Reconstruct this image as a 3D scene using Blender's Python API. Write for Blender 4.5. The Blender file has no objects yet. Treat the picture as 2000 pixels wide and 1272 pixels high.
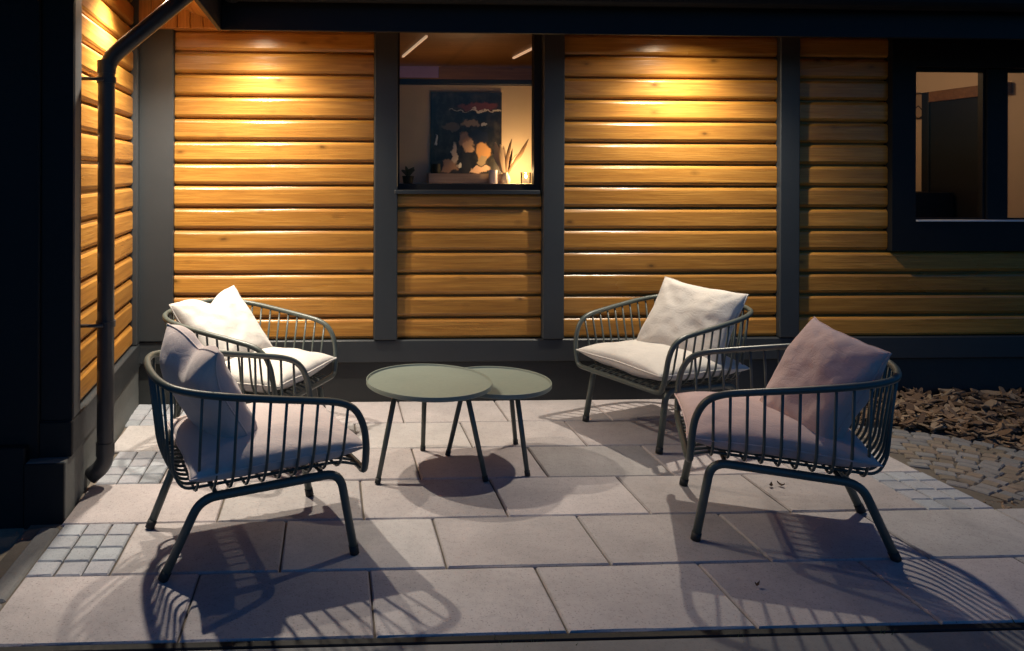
import bpy, bmesh, math, random
from mathutils import Vector, Matrix, noise
random.seed(7)
R = math.radians
PI = math.pi
sc = bpy.context.scene
COL = sc.collection

# ------------------------------------------------------------------ camera
H, F_PX, PPX, HY = 1.44, 1500.0, 713.0, 335.0
YAW, ROLL = R(2.6), R(0.2)
cam_d = bpy.data.cameras.new('camera')
cam_d.sensor_width = 36.0
cam_d.lens = F_PX / 2000.0 * 36.0
cam_d.shift_x = (1000 - PPX) / 2000.0
cam_d.shift_y = -(636 - HY) / 2000.0
cam_d.clip_start, cam_d.clip_end = 0.05, 500
cam = bpy.data.objects.new('camera', cam_d)
COL.objects.link(cam)
CAM_M = Matrix.Translation((0, 0, H)) @ Matrix.Rotation(-YAW, 4, 'Z') @ Matrix.Rotation(R(90), 4, 'X') @ Matrix.Rotation(ROLL, 4, 'Z')
cam.matrix_world = CAM_M
sc.camera = cam

# ------------------------------------------------------------------ sky (deep dusk), exposure
world = bpy.data.worlds.new('World')
sc.world = world
world.use_nodes = True
wn = world.node_tree
bg = wn.nodes['Background']
sky = wn.nodes.new('ShaderNodeTexSky')
sky.sky_type = 'NISHITA'
sky.sun_disc = False
sky.sun_elevation = R(5.0)
sky.sun_rotation = R(0)
sky.ozone_density = 6.0
wn.links.new(sky.outputs['Color'], bg.inputs['Color'])
bg.inputs['Strength'].default_value = 0.15
sc.view_settings.view_transform = 'Standard'
sc.view_settings.look = 'None'
sc.view_settings.gamma = 1.0
sc.view_settings.exposure = 0.0
sc.render.engine = 'CYCLES'
sc.cycles.use_denoising = True
sc.cycles.max_bounces = 8
sc.cycles.sample_clamp_indirect = 4.0

LAMP_W = 155.0            # the three eave downlights
LAMP_COL = (1.0, 0.91, 0.76)

# ------------------------------------------------------------------ pixel -> place
ORI = CAM_M.translation.copy()
def ray(px, py):
    return (CAM_M.to_3x3() @ Vector(((px - PPX) / F_PX, -(py - HY) / F_PX, -1.0)))
def G(px, py, z=0.0):
    d = ray(px, py); t = (z - ORI.z) / d.z
    return ORI + d * t
def U(px, py, Y):
    d = ray(px, py); t = (Y - ORI.y) / d.y
    return ORI + d * t
def UX(px, Y, py=335): return U(px, py, Y).x
def UZ(py, Y, px=900): return U(px, py, Y).z

# ------------------------------------------------------------------ materials
def new_mat(name):
    m = bpy.data.materials.new(name); m.use_nodes = True
    return m, m.node_tree.nodes, m.node_tree.links, m.node_tree.nodes['Principled BSDF']
def ramp(N, L, src, stops):
    r = N.new('ShaderNodeValToRGB')
    e = r.color_ramp.elements
    while len(e) < len(stops): e.new(0.5)
    for k, (p, c) in enumerate(stops):
        e[k].position = p; e[k].color = (*c, 1) if len(c) == 3 else c
    L.new(src, r.inputs['Fac']); return r.outputs['Color']
def tex_noise(N, L, vec, scale, detail=4, rough=.55, dist=0.0):
    t = N.new('ShaderNodeTexNoise'); t.inputs['Scale'].default_value = scale
    t.inputs['Detail'].default_value = detail; t.inputs['Roughness'].default_value = rough
    t.inputs['Distortion'].default_value = dist
    if vec is not None: L.new(vec, t.inputs['Vector'])
    return t.outputs['Fac']
def mapping(N, L, vec, scale=(1, 1, 1), rot=(0, 0, 0)):
    m = N.new('ShaderNodeMapping'); m.inputs['Scale'].default_value = scale
    m.inputs['Rotation'].default_value = rot
    L.new(vec, m.inputs['Vector']); return m.outputs['Vector']
def mixc(N, L, fac, a, b, mode='MIX'):
    m = N.new('ShaderNodeMix'); m.data_type = 'RGBA'; m.blend_type = mode
    for sock, v in ((m.inputs['Factor'], fac), (m.inputs['A'], a), (m.inputs['B'], b)):
        pass
    fs, as_, bs = m.inputs[0], m.inputs[6], m.inputs[7]
    for s, v in ((fs, fac), (as_, a), (bs, b)):
        if isinstance(v, (int, float)): s.default_value = v
        elif isinstance(v, tuple): s.default_value = (*v, 1) if len(v) == 3 else v
        else: L.new(v, s)
    return m.outputs[2]
def math_n(N, L, op, a, b=None, c=None):
    m = N.new('ShaderNodeMath'); m.operation = op
    for s, v in zip(m.inputs, (a, b, c)):
        if v is None: continue
        if isinstance(v, (int, float)): s.default_value = v
        else: L.new(v, s)
    return m.outputs[0]
def bump(N, L, h, strength, dist, bsdf):
    b = N.new('ShaderNodeBump'); b.inputs['Strength'].default_value = strength
    b.inputs['Distance'].default_value = dist
    L.new(h, b.inputs['Height']); L.new(b.outputs['Normal'], bsdf.inputs['Normal'])
def obj_vec(N, L):
    """object coordinates shifted by the object's own random number, so that alike pieces differ"""
    tc = N.new('ShaderNodeTexCoord'); oi = N.new('ShaderNodeObjectInfo')
    ml = N.new('ShaderNodeVectorMath'); ml.operation = 'SCALE'
    cb = N.new('ShaderNodeCombineXYZ')
    L.new(oi.outputs['Random'], cb.inputs[0]); L.new(oi.outputs['Random'], cb.inputs[1]); L.new(oi.outputs['Random'], cb.inputs[2])
    L.new(cb.outputs[0], ml.inputs[0]); ml.inputs['Scale'].default_value = 57.0
    ad = N.new('ShaderNodeVectorMath'); L.new(tc.outputs['Object'], ad.inputs[0]); L.new(ml.outputs[0], ad.inputs[1])
    return ad.outputs[0], oi.outputs['Random'], tc.outputs['Object']

def mat_wood(name, lo, mid, hi, rough=.42, var=.35, spec=.5):
    """varnished softwood, grain along the piece's own X"""
    m, N, L, B = new_mat(name)
    v, rnd, oc = obj_vec(N, L)
    g = tex_noise(N, L, mapping(N, L, v, (1.3, 26, 26)), 1.6, 6, .62, .5)
    fine = tex_noise(N, L, mapping(N, L, v, (5, 150, 150)), 1.0, 3, .5)
    broad = tex_noise(N, L, mapping(N, L, v, (.9, 5, 5)), 1.0, 3, .5)
    c = ramp(N, L, g, [(.25, lo), (.5, mid), (.72, hi)])
    c = mixc(N, L, math_n(N, L, 'MULTIPLY', ramp(N, L, fine, [(.42, (0, 0, 0)), (.62, (1, 1, 1))]), .55), c, lo)
    # knots: cells stretched along the grain
    vo = N.new('ShaderNodeTexVoronoi'); vo.inputs['Scale'].default_value = 1.0; vo.inputs['Randomness'].default_value = 1.0
    wv = N.new('ShaderNodeVectorMath'); wv.operation = 'MULTIPLY_ADD'
    nzc = N.new('ShaderNodeTexNoise'); nzc.inputs['Scale'].default_value = 30; L.new(v, nzc.inputs['Vector'])
    L.new(nzc.outputs['Color'], wv.inputs[0]); wv.inputs[1].default_value = (.02, 0, .010); L.new(v, wv.inputs[2])
    L.new(mapping(N, L, wv.outputs[0], (4.3, 0.0, 8.5)), vo.inputs['Vector'])
    pick = ramp(N, L, vo.outputs['Color'], [(.26, (0, 0, 0)), (.30, (1, 1, 1))])
    k = ramp(N, L, vo.outputs['Distance'], [(.045, (1, 1, 1)), (.09, (.45, .45, .45)), (.20, (0, 0, 0))])
    k = mixc(N, L, 1.0, k, pick, 'MULTIPLY')
    c = mixc(N, L, math_n(N, L, 'MULTIPLY', k, .8), c, tuple(x * .30 for x in lo))
    # each board a little lighter or darker, and blotchy
    val = math_n(N, L, 'ADD', math_n(N, L, 'MULTIPLY', rnd, var), math_n(N, L, 'MULTIPLY', broad, .5))
    val = math_n(N, L, 'ADD', val, 1.0 - var * .5 - .25)
    hs = N.new('ShaderNodeHueSaturation'); L.new(c, hs.inputs['Color']); L.new(val, hs.inputs['Value'])
    L.new(hs.outputs['Color'], B.inputs['Base Color'])
    rr = math_n(N, L, 'ADD', math_n(N, L, 'MULTIPLY', broad, .22), rough - .11)
    L.new(rr, B.inputs['Roughness'])
    B.inputs['Specular IOR Level'].default_value = spec
    bump(N, L, math_n(N, L, 'ADD', g, math_n(N, L, 'MULTIPLY', fine, .7)), .55, .0025, B)
    return m
def mat_plain(name, col, rough=.5, var=.12, scale=9, bmp=.15, bdist=.002, metal=0.0, spec=.5):
    m, N, L, B = new_mat(name)
    v, rnd, oc = obj_vec(N, L)
    n = tex_noise(N, L, v, scale, 5, .6)
    n2 = tex_noise(N, L, v, scale * 9, 3, .6)
    c = mixc(N, L, n, tuple(x * (1 - var) for x in col), tuple(min(1, x * (1 + var)) for x in col))
    L.new(c, B.inputs['Base Color'])
    L.new(math_n(N, L, 'ADD', math_n(N, L, 'MULTIPLY', n2, .18), rough - .09), B.inputs['Roughness'])
    B.inputs['Metallic'].default_value = metal
    B.inputs['Specular IOR Level'].default_value = spec
    bump(N, L, n2, bmp, bdist, B)
    return m
def mat_stone(name, a, b, speck=(.12, .11, .11), rough=.8, var=.22, pit=.35):
    m, N, L, B = new_mat(name)
    v, rnd, oc = obj_vec(N, L)
    n1 = tex_noise(N, L, v, 3.0, 5, .6, .4)
    n2 = tex_noise(N, L, v, 38.0, 5, .65)
    n3 = tex_noise(N, L, v, 150.0, 3, .6)
    c = mixc(N, L, ramp(N, L, n1, [(.3, (0, 0, 0)), (.7, (1, 1, 1))]), a, b)
    c = mixc(N, L, math_n(N, L, 'MULTIPLY', ramp(N, L, n2, [(.5, (0, 0, 0)), (.78, (1, 1, 1))]), .38), c, tuple(x * .6 for x in a))
    c = mixc(N, L, math_n(N, L, 'MULTIPLY', ramp(N, L, n3, [(.58, (0, 0, 0)), (.70, (1, 1, 1))]), .7), c, speck)
    # grime patches with their own shape
    n4 = tex_noise(N, L, v, 1.7, 6, .7, 1.2)
    c = mixc(N, L, math_n(N, L, 'MULTIPLY', ramp(N, L, n4, [(.55, (0, 0, 0)), (.75, (1, 1, 1))]), .3), c, tuple(x * .55 for x in a))
    r2 = math_n(N, L, 'FRACT', math_n(N, L, 'MULTIPLY', rnd, 7.31))
    c = mixc(N, L, math_n(N, L, 'MULTIPLY', r2, .55), c, mixc(N, L, 1.0, c, (1.06, .93, .95), 'MULTIPLY'))
    n5 = tex_noise(N, L, v, .9, 4, .6, 2.0)
    c = mixc(N, L, math_n(N, L, 'MULTIPLY', ramp(N, L, n5, [(.5, (0, 0, 0)), (.62, (1, 1, 1))]), .16), c, tuple(x * .5 for x in a))
    val = math_n(N, L, 'ADD', math_n(N, L, 'MULTIPLY', rnd, var), 1 - var / 2)
    hs = N.new('ShaderNodeHueSaturation'); L.new(c, hs.inputs['Color']); L.new(val, hs.inputs['Value'])
    L.new(hs.outputs['Color'], B.inputs['Base Color'])
    B.inputs['Roughness'].default_value = rough
    h = math_n(N, L, 'ADD', n2, math_n(N, L, 'MULTIPLY', n3, .6))
    bump(N, L, h, pit, .004, B)
    return m
def mat_fabric(name, col):
    m, N, L, B = new_mat(name)
    v, rnd, oc = obj_vec(N, L)
    w = tex_noise(N, L, mapping(N, L, v, (1, 6, 1)), 160, 2, .5)
    w2 = tex_noise(N, L, mapping(N, L, v, (6, 1, 1)), 160, 2, .5)
    s = math_n(N, L, 'ADD', w, w2)
    n = tex_noise(N, L, v, 7, 4, .6)
    c = mixc(N, L, n, tuple(x * .9 for x in col), col)
    c = mixc(N, L, math_n(N, L, 'MULTIPLY', s, .22), c, tuple(x * .55 for x in col))
    L.new(c, B.inputs['Base Color'])
    B.inputs['Roughness'].default_value = .9
    B.inputs['Specular IOR Level'].default_value = .15
    B.inputs['Sheen Weight'].default_value = .25
    cr = tex_noise(N, L, mapping(N, L, v, (1, 1.7, 1)), 9, 3, .5, 1.2)
    rd = math_n(N, L, 'ABSOLUTE', math_n(N, L, 'SUBTRACT', cr, .5))          # ridged: thin creases
    rd = ramp(N, L, rd, [(.0, (0, 0, 0)), (.05, (.7, .7, .7)), (.16, (1, 1, 1))])
    c2 = tex_noise(N, L, mapping(N, L, v, (1.6, 1, 1)), 26, 3, .55, .6)
    hh = math_n(N, L, 'ADD', math_n(N, L, 'MULTIPLY', s, .16), math_n(N, L, 'ADD', math_n(N, L, 'MULTIPLY', rd, .18), math_n(N, L, 'MULTIPLY', c2, .5)))
    bump(N, L, hh, .5, .007, B)
    return m
def mat_emit(name, col, strength):
    m, N, L, B = new_mat(name)
    B.inputs['Base Color'].default_value = (*col, 1)
    B.inputs['Emission Color'].default_value = (*col, 1)
    B.inputs['Emission Strength'].default_value = strength
    return m
def mat_glass(name, tint=(.93, .95, .94)):
    m, N, L, B = new_mat(name)
    out = N['Material Output']; N.remove(B)
    t = N.new('ShaderNodeBsdfTransparent'); t.inputs[0].default_value = (*tint, 1)
    g = N.new('ShaderNodeBsdfGlossy'); g.inputs['Roughness'].default_value = .012
    tc = N.new('ShaderNodeTexCoord')
    b = N.new('ShaderNodeBump'); b.inputs['Strength'].default_value = .04; b.inputs['Distance'].default_value = .02
    L.new(tex_noise(N, L, tc.outputs['Object'], 3.0, 2, .5), b.inputs['Height'])
    L.new(b.outputs['Normal'], g.inputs['Normal'])
    f = N.new('ShaderNodeFresnel'); f.inputs['IOR'].default_value = 1.32
    mx = N.new('ShaderNodeMixShader')
    L.new(f.outputs[0], mx.inputs[0]); L.new(t.outputs[0], mx.inputs[1]); L.new(g.outputs[0], mx.inputs[2])
    L.new(mx.outputs[0], out.inputs['Surface'])
    return m

M = {}
M['plank'] = mat_wood('larch_plank', (.27, .112, .020), (.40, .182, .032), (.49, .245, .052), .30)
M['soffit'] = mat_wood('larch_soffit', (.28, .115, .022), (.42, .19, .04), (.52, .26, .07), .45)
M['dark_plank'] = mat_wood('dark_gable_plank', (.010, .007, .006), (.017, .012, .010), (.024, .018, .014), .65, spec=.2)  # near-black wood for the gable end boards
M['slate'] = mat_plain('slate_grey_paint', (.025, .029, .033), .5, .14, 6, .2, .002)
M['black'] = mat_plain('black_paint', (.009, .009, .010), .6, .2, 6, spec=.25)
M['plinth'] = mat_plain('plinth_render', (.125, .132, .128), .75, .2, 5, .5, .003)
M['base'] = mat_plain('dark_plinth_board', (.020, .022, .022), .6, .3, 5, .4, .003)
M['trim'] = mat_plain('grey_corner_trim', (.075, .078, .082), .55, .2, 6, .2, .002)
M['pipe'] = mat_plain('dark_metal_pipe', (.035, .037, .042), .36, .15, 14, .05, .001)
M['roof'] = mat_plain('roof_sheet', (.02, .02, .022), .6, .2)
M['slab'] = mat_stone('concrete_slab', (.335, .318, .315), (.43, .405, .40), var=.30, pit=.5)
M['cobble'] = mat_stone('grey_cobble', (.25, .27, .30), (.33, .35, .38), var=.35)
M['sett'] = mat_stone('tan_sett', (.165, .135, .10), (.22, .18, .14), var=.3)
M['kerb'] = mat_stone('kerb_stone', (.16, .16, .16), (.22, .215, .21))
M['sand'] = mat_stone('joint_sand', (.10, .085, .068), (.15, .125, .10), rough=.95)
M['gravel'] = mat_stone('sandy_gravel', (.36, .31, .22), (.26, .22, .16), rough=.95, pit=1.0)
M['soil'] = mat_stone('soil', (.035, .03, .024), (.06, .05, .04), rough=.95, pit=1.0)
M['chair'] = mat_plain('sage_powder_coat', (.072, .086, .076), .38, .06, 20, .08, .0006)
M['table'] = mat_plain('sage_table_coat', (.175, .200, .168), .45, .10, 5, .05, .0005)
M['foot'] = mat_plain('black_rubber', (.015, .015, .015), .7)
M['linen'] = mat_fabric('off_white_linen', (.66, .62, .575))
M['rose'] = mat_fabric('dusty_rose_linen', (.60, .44, .42))
M['blush'] = mat_fabric('pale_blush_linen', (.64, .54, .52))
M['glass'] = mat_glass('window_glass')
M['room'] = mat_plain('beige_room_wall', (.52, .40, .28), .8, .06)
M['brownwood'] = mat_wood('brown_room_wood', (.10, .045, .016), (.16, .075, .026), (.22, .11, .04), .5)
M['darkdoor'] = mat_plain('dark_door', (.008, .007, .006), .5, spec=.3)
M['white'] = mat_plain('white_paint', (.7, .7, .7), .4)
M['led'] = mat_emit('led_strip', (1.0, .66, .42), .45)
M['lens'] = mat_emit('downlight_lens', (1.0, .85, .62), 1300)
M['brass'] = mat_plain('brass', (.55, .42, .2), .3, .1, metal=1.0)

# ------------------------------------------------------------------ mesh helpers
def link(name, me, mat, parent=None, mw=None):
    o = bpy.data.objects.new(name, me)
    if mat is not None and not me.materials: me.materials.append(mat)
    COL.objects.link(o)
    if mw is not None: o.matrix_world = mw
    if parent is not None:
        o.parent = parent
        o.matrix_parent_inverse = Matrix.Identity(4)
    return o
def tag(o, label=None, cat=None, group=None, kind=None):
    if label: o['label'] = label
    if cat: o['category'] = cat
    if group: o['group'] = group
    if kind: o['kind'] = kind
    return o
def empty(name, loc=(0, 0, 0), rz=0.0):
    o = bpy.data.objects.new(name, None); o.empty_display_size = .1
    COL.objects.link(o); o.location = loc; o.rotation_euler = (0, 0, rz)
    return o
def mesh_from(name, verts, faces, smooth=False):
    me = bpy.data.meshes.new(name); me.from_pydata([tuple(v) for v in verts], [], faces)
    if smooth:
        for p in me.polygons: p.use_smooth = True
    me.update(); return me
def box_geo(x0, x1, y0, y1, z0, z1, b=0.0):
    """box with chamfered edges (24 verts) or plain"""
    bm = bmesh.new()
    bmesh.ops.create_cube(bm, size=1.0)
    for v in bm.verts:
        v.co = Vector(((x0 + x1) / 2 + v.co.x * (x1 - x0), (y0 + y1) / 2 + v.co.y * (y1 - y0), (z0 + z1) / 2 + v.co.z * (z1 - z0)))
    if b > 0:
        bmesh.ops.bevel(bm, geom=list(bm.edges), offset=min(b, .45 * min(abs(x1 - x0), abs(y1 - y0), abs(z1 - z0))), segments=1, affect='EDGES')
    bmesh.ops.recalc_face_normals(bm, faces=bm.faces)
    me = bpy.data.meshes.new('box'); bm.to_mesh(me); bm.free(); return me
def box(name, x0, x1, y0, y1, z0, z1, mat, parent=None, b=.004):
    """an axis-aligned box whose own origin is its centre"""
    cx, cy, cz = (x0 + x1) / 2, (y0 + y1) / 2, (z0 + z1) / 2
    me = box_geo(x0 - cx, x1 - cx, y0 - cy, y1 - cy, z0 - cz, z1 - cz, b)
    return link(name, me, mat, parent, Matrix.Translation((cx, cy, cz)))
def boxm(name, mw, x0, x1, y0, y1, z0, z1, mat, parent=None, b=.004):
    cx, cy, cz = (x0 + x1) / 2, (y0 + y1) / 2, (z0 + z1) / 2
    me = box_geo(x0 - cx, x1 - cx, y0 - cy, y1 - cy, z0 - cz, z1 - cz, b)
    return link(name, me, mat, parent, mw @ Matrix.Translation((cx, cy, cz)))
def catmull(pts, n=6, closed=False):
    P = [Vector(p) for p in pts]; out = []; k = len(P)
    rng = range(k) if closed else range(k - 1)
    for i in rng:
        p1, p2 = P[i], P[(i + 1) % k]
        p0 = P[(i - 1) % k] if (closed or i > 0) else p1 * 2 - p2
        p3 = P[(i + 2) % k] if (closed or i + 2 < k) else p2 * 2 - p1
        for j in range(n):
            t = j / n
            out.append(.5 * ((2 * p1) + (p2 - p0) * t + (2 * p0 - 5 * p1 + 4 * p2 - p3) * t * t + (3 * p1 - p0 - 3 * p2 + p3) * t ** 3))
    if not closed: out.append(P[-1])
    return out
def round_path(pts, rad, n=6):
    """polyline with its corners rounded"""
    P = [Vector(p) for p in pts]; out = [P[0]]
    for i in range(1, len(P) - 1):
        a, b, c = P[i - 1], P[i], P[i + 1]
        r = rad[i] if isinstance(rad, (list, tuple)) else rad
        r = min(r, .49 * (a - b).length, .49 * (c - b).length)
        s, e = b + (a - b).normalized() * r, b + (c - b).normalized() * r
        for j in range(n + 1):
            t = j / n
            out.append(s * (1 - t) ** 2 + b * 2 * t * (1 - t) + e * t * t)
    out.append(P[-1]); return out
def tube_geo(path, r, sides=10, closed=False, caps=True):
    P = [Vector(p) for p in path]; n = len(P)
    rr = r if isinstance(r, (list, tuple)) else [r] * n
    verts, faces = [], []
    T = []
    for i in range(n):
        a = P[(i - 1) % n] if (closed or i > 0) else P[i]
        b = P[(i + 1) % n] if (closed or i < n - 1) else P[i]
        T.append((b - a).normalized())
    up = Vector((0, 0, 1))
    if abs(T[0].dot(up)) > .95: up = Vector((1, 0, 0))
    nrm = (up - T[0] * up.dot(T[0])).normalized()
    for i in range(n):
        nrm = (nrm - T[i] * nrm.dot(T[i])).normalized()
        bn = T[i].cross(nrm)
        for k in range(sides):
            a = 2 * PI * k / sides
            verts.append(P[i] + (nrm * math.cos(a) + bn * math.sin(a)) * rr[i])
    m = n if closed else n - 1
    off = 0
    if closed:      # find twist offset so the seam closes
        best = 1e9
        for s in range(sides):
            d = sum((verts[(n - 1) * sides + k] - verts[(k + s) % sides]).length for k in range(sides))
            if d < best: best, off = d, s
    for i in range(m):
        j = (i + 1) % n
        o = off if (closed and i == n - 1) else 0
        for k in range(sides):
            k2 = (k + 1) % sides
            faces.append((i * sides + k, i * sides + k2, j * sides + (k2 + o) % sides, j * sides + (k + o) % sides))
    if not closed and caps:
        faces.append(tuple(range(sides))[::-1]); faces.append(tuple((n - 1) * sides + k for k in range(sides)))
    return verts, faces
def fix_normals(me):
    bm = bmesh.new(); bm.from_mesh(me); bmesh.ops.recalc_face_normals(bm, faces=bm.faces); bm.to_mesh(me); bm.free()
def tube(name, path, r, mat, parent=None, sides=10, closed=False, mw=None):
    v, f = tube_geo(path, r, sides, closed)
    me = mesh_from(name, v, f, True); fix_normals(me)
    for p in me.polygons: p.use_smooth = len(p.vertices) <= 4
    return link(name, me, mat, parent, mw)
def lathe_geo(profile, seg=48):
    verts, faces = [], []
    n = len(profile)
    for k in range(seg):
        a = 2 * PI * k / seg
        for r, z in profile: verts.append((r * math.cos(a), r * math.sin(a), z))
    for k in range(seg):
        k2 = (k + 1) % seg
        for i in range(n - 1):
            faces.append((k * n + i, k2 * n + i, k2 * n + i + 1, k * n + i + 1))
    return verts, faces
def lathe(name, profile, mat, parent=None, mw=None, seg=48, smooth=True):
    v, f = lathe_geo(profile, seg)
    me = mesh_from(name, v, f, smooth)
    bm = bmesh.new(); bm.from_mesh(me); bmesh.ops.remove_doubles(bm, verts=bm.verts, dist=1e-5)
    bmesh.ops.recalc_face_normals(bm, faces=bm.faces); bm.to_mesh(me); bm.free()
    me.set_sharp_from_angle(angle=R(35)) if smooth else None
    return link(name, me, mat, parent, mw)

# ------------------------------------------------------------------ wall planks
PITCH = .1375
def plank_geo(length, height=.127, depth=.030, seed=0):
    """milled log-look board: length along X from 0, face towards -Y, both edges rounded off"""
    rnd = random.Random(seed)
    prof = [(.040, 0.0), (.019, .0005), (.011, .004), (.0045, .011), (0, .021), (0, height * .5),
            (0, height - .021), (.0045, height - .011), (.011, height - .004), (.019, height - .0005), (.040, height)]
    n = max(3, int(length / .16)); np_ = len(prof)
    verts, faces = [], []
    ph, ph2, am = rnd.uniform(0, 6), rnd.uniform(0, 6), rnd.uniform(.0004, .0012)
    for i in range(n + 1):
        x = length * i / n
        wob = am * math.sin(x * 3.1 + ph); wob2 = am * math.sin(x * 4.7 + ph2)
        for j, (y, z) in enumerate(prof):
            dz = wob2 if j > np_ // 2 else wob
            verts.append((x, y + .6 * wob, z + dz))
    for i in range(n):
        for j in range(np_ - 1):
            a = i * np_ + j
            faces.append((a, a + np_, a + np_ + 1, a + 1))
        faces.append((i * np_, i * np_ + np_ - 1, (i + 1) * np_ + np_ - 1, (i + 1) * np_))
    faces.append(tuple(range(np_))); faces.append(tuple(n * np_ + j for j in range(np_))[::-1])
    me = mesh_from('plank', verts, faces); fix_normals(me)
    for p in me.polygons:
        p.use_smooth = len(p.vertices) == 4
    me.set_sharp_from_angle(angle=R(14))
    return me
def planks(parent, mw, length, z0, z1, mat, seed, first=0.0):
    """boards from z0 up to z1, each its own child; the last one is cut to fit"""
    z = z0; k = 0
    shared = [plank_geo(length, seed=seed * 10 + q) for q in range(3)]
    while z < z1 - .03:
        hgt = min(.127, z1 - z)
        me = shared[k % 3] if hgt > .1265 else plank_geo(length, hgt, seed=seed * 10 + 7)
        o = link('plank', me, mat, parent, mw @ Matrix.Translation((0, random.uniform(-.0015, .0015), z)))
        z += PITCH; k += 1

# ================================================================== GROUND
PX0, PX1 = -1.08, 2.87          # patio edges
YR = [2.375 + .404 * k for k in range(7)]
ground = link('ground', mesh_from('ground', [(-60, -60, -.075), (60, -60, -.075), (60, 60, -.075), (-60, 60, -.075)], [(0, 1, 2, 3)]), M['soil'])
tag(ground, kind='structure')

# left wing corners (plinth foot line)
LC0, LC1 = G(127, 1014), G(273, 786)
def XL(y): return LC0.x + (LC1.x - LC0.x) * (y - LC0.y) / (LC1.y - LC0.y)

patio = link('patio', box_geo(PX0 - .14, PX1 + .02, YR[0] + .012, 4.80, -.074, -.014), M['sand'])
tag(patio, kind='structure')
def slab_mesh(w, d, seed):
    """a paving slab, top arrised, edges slightly uneven, origin at its top centre"""
    rnd = random.Random(seed)
    nx = max(2, int(w / .1)); ny = max(2, int(d / .1))
    top = []
    per = []
    for i in range(nx): per.append((-w / 2 + w * i / nx, -d / 2))
    for i in range(ny): per.append((w / 2, -d / 2 + d * i / ny))
    for i in range(nx): per.append((w / 2 - w * i / nx, d / 2))
    for i in range(ny): per.append((-w / 2, d / 2 - d * i / ny))
    verts, faces = [], []
    n = len(per)
    for ring, (ins, z) in enumerate(((0, -.045), (0, -.006), (.0055, 0))):
        for (x, y) in per:
            jx, jy = rnd.uniform(-.0013, .0013), rnd.uniform(-.0013, .0013)
            sx = 1 - 2 * ins / w; sy = 1 - 2 * ins / d
            verts.append((x * sx + jx, y * sy + jy, z))
    for r_ in range(2):
        for k in range(n):
            k2 = (k + 1) % n
            faces.append((r_ * n + k, r_ * n + k2, (r_ + 1) * n + k2, (r_ + 1) * n + k))
    faces.append(tuple(2 * n + k for k in range(n)))
    return mesh_from('slab', verts, faces)
JT = .0075
def lay(name, x0, x1, y0, y1, mat, seed, parent=patio, jt=JT, tilt=.0016, me=None):
    w, d = x1 - x0 - jt, y1 - y0 - jt
    me = me or slab_mesh(w, d, seed)
    mw = Matrix.Translation(((x0 + x1) / 2, (y0 + y1) / 2, random.uniform(-.0025, .0005)))
    mw = mw @ Matrix.Rotation(random.uniform(-tilt, tilt), 4, 'X') @ Matrix.Rotation(random.uniform(-tilt, tilt), 4, 'Y')
    o = link(name, me, mat, parent, mw)
    return o
FULL = [slab_mesh(.607 - JT, .404 - JT, s) for s in range(5)]
COB = [slab_mesh(.0985 - .006, .101 - .006, 100 + s) for s in range(6)]
for r in range(6):
    y0, y1 = YR[r], YR[r + 1]
    odd = (r % 2 == 0)                     # rows with whole slabs to the left edge
    left = PX0 if r == 0 else XL((y0 + y1) / 2) + .004
    if odd:
        xs = [.145 + .607 * k for k in range(-2, 5)]       # -1.069 .. 2.573
        lay('slab', left, xs[1], y0, y1, M['slab'], 20 + r)
        for k in range(1, 6): lay('slab', xs[k], xs[k + 1], y0, y1, M['slab'], r, me=FULL[(k + r) % 5])
        c0s = [xs[6]] if r else []
        if r == 0:
            lay('slab', xs[6], xs[6] + .607, y0, y1, M['slab'], r, me=FULL[0])
    else:
        xs = [.43 + .607 * k for k in range(-2, 5)]        # -.784 .. 2.858
        for k in range(0, 6): lay('slab', xs[k], xs[k + 1], y0, y1, M['slab'], r, me=FULL[(k + r) % 5])
        if r == 1: lay('slab', xs[6], xs[6] + .607, y0, y1, M['slab'], r, me=FULL[3])
        c0s = [xs[0] - .2955]
    for c0 in c0s:
        cols = 3 if c0 > 0 else max(3, int((xs[0] - left) / .0985 + .35))
        for i in range(cols):
            for j in range(4):
                xb = c0 + i * .0985 if c0 > 0 else xs[0] - (i + 1) * .0985
                lay('cobble', xb, xb + .0985, y0 + j * .101, y0 + (j + 1) * .101, M['cobble'], 0, jt=.006, tilt=.012, me=COB[(i * 4 + j * 3 + r) % 6])

# kerb stones along the left edge, in front of the house corner
kerb = empty('kerb'); tag(kerb, kind='structure')
for k in range(3):
    ya = 1.55 + k * .54
    ob = box('kerb_stone', PX0 - .085, PX0 - .006, ya, ya + .53, -.08, -.004, M['kerb'], kerb, .008)
gl = link('gravel_strip', mesh_from('gravel_strip', [(-4.5, 1.2, -.03), (PX0 - .088, 1.2, -.03), (PX0 - .088, 3.3, -.03), (-4.5, 3.3, -.03)], [(0, 1, 2, 3)]), M['gravel'])
tag(gl, kind='structure')
# path edging strip past the front of the patio
strip = box('edging_strip', -3.2, 5.4, 2.20, 2.340, -.09, -.005, M['kerb'], None, .006)
tag(strip, kind='structure')
gap_shade = box('gap_shade_strip', -1.07, 3.2, 2.3425, 2.3735, -.09, -.003, M['black'], None, .003)  # added black strip: paints the shade of the gap before the slabs
tag(gap_shade, kind='structure')

# ================================================================== HOUSE
house = empty('timber_house', (0, 5.0, 0))
house.location = (0, 0, 0)
tag(house, 'larch-clad timber house with slate grey posts, black eaves and two windows', 'house')
YB, YF, YPL = 4.78, 4.745, 4.80          # board face, post face, plinth face
ZB0 = UZ(663, YB, 700)                    # underside of the boards
ZSOF = 2.335                              # eave soffit
ZT = ZSOF + .03
xp = {}
for k, px in dict(c0=292, c1=338, a0=731, a1=777, b0=1061, b1=1103, d0=1524, d1=1563).items():
    xp[k] = UX(px, YF)
xr_end = 6.2
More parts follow.
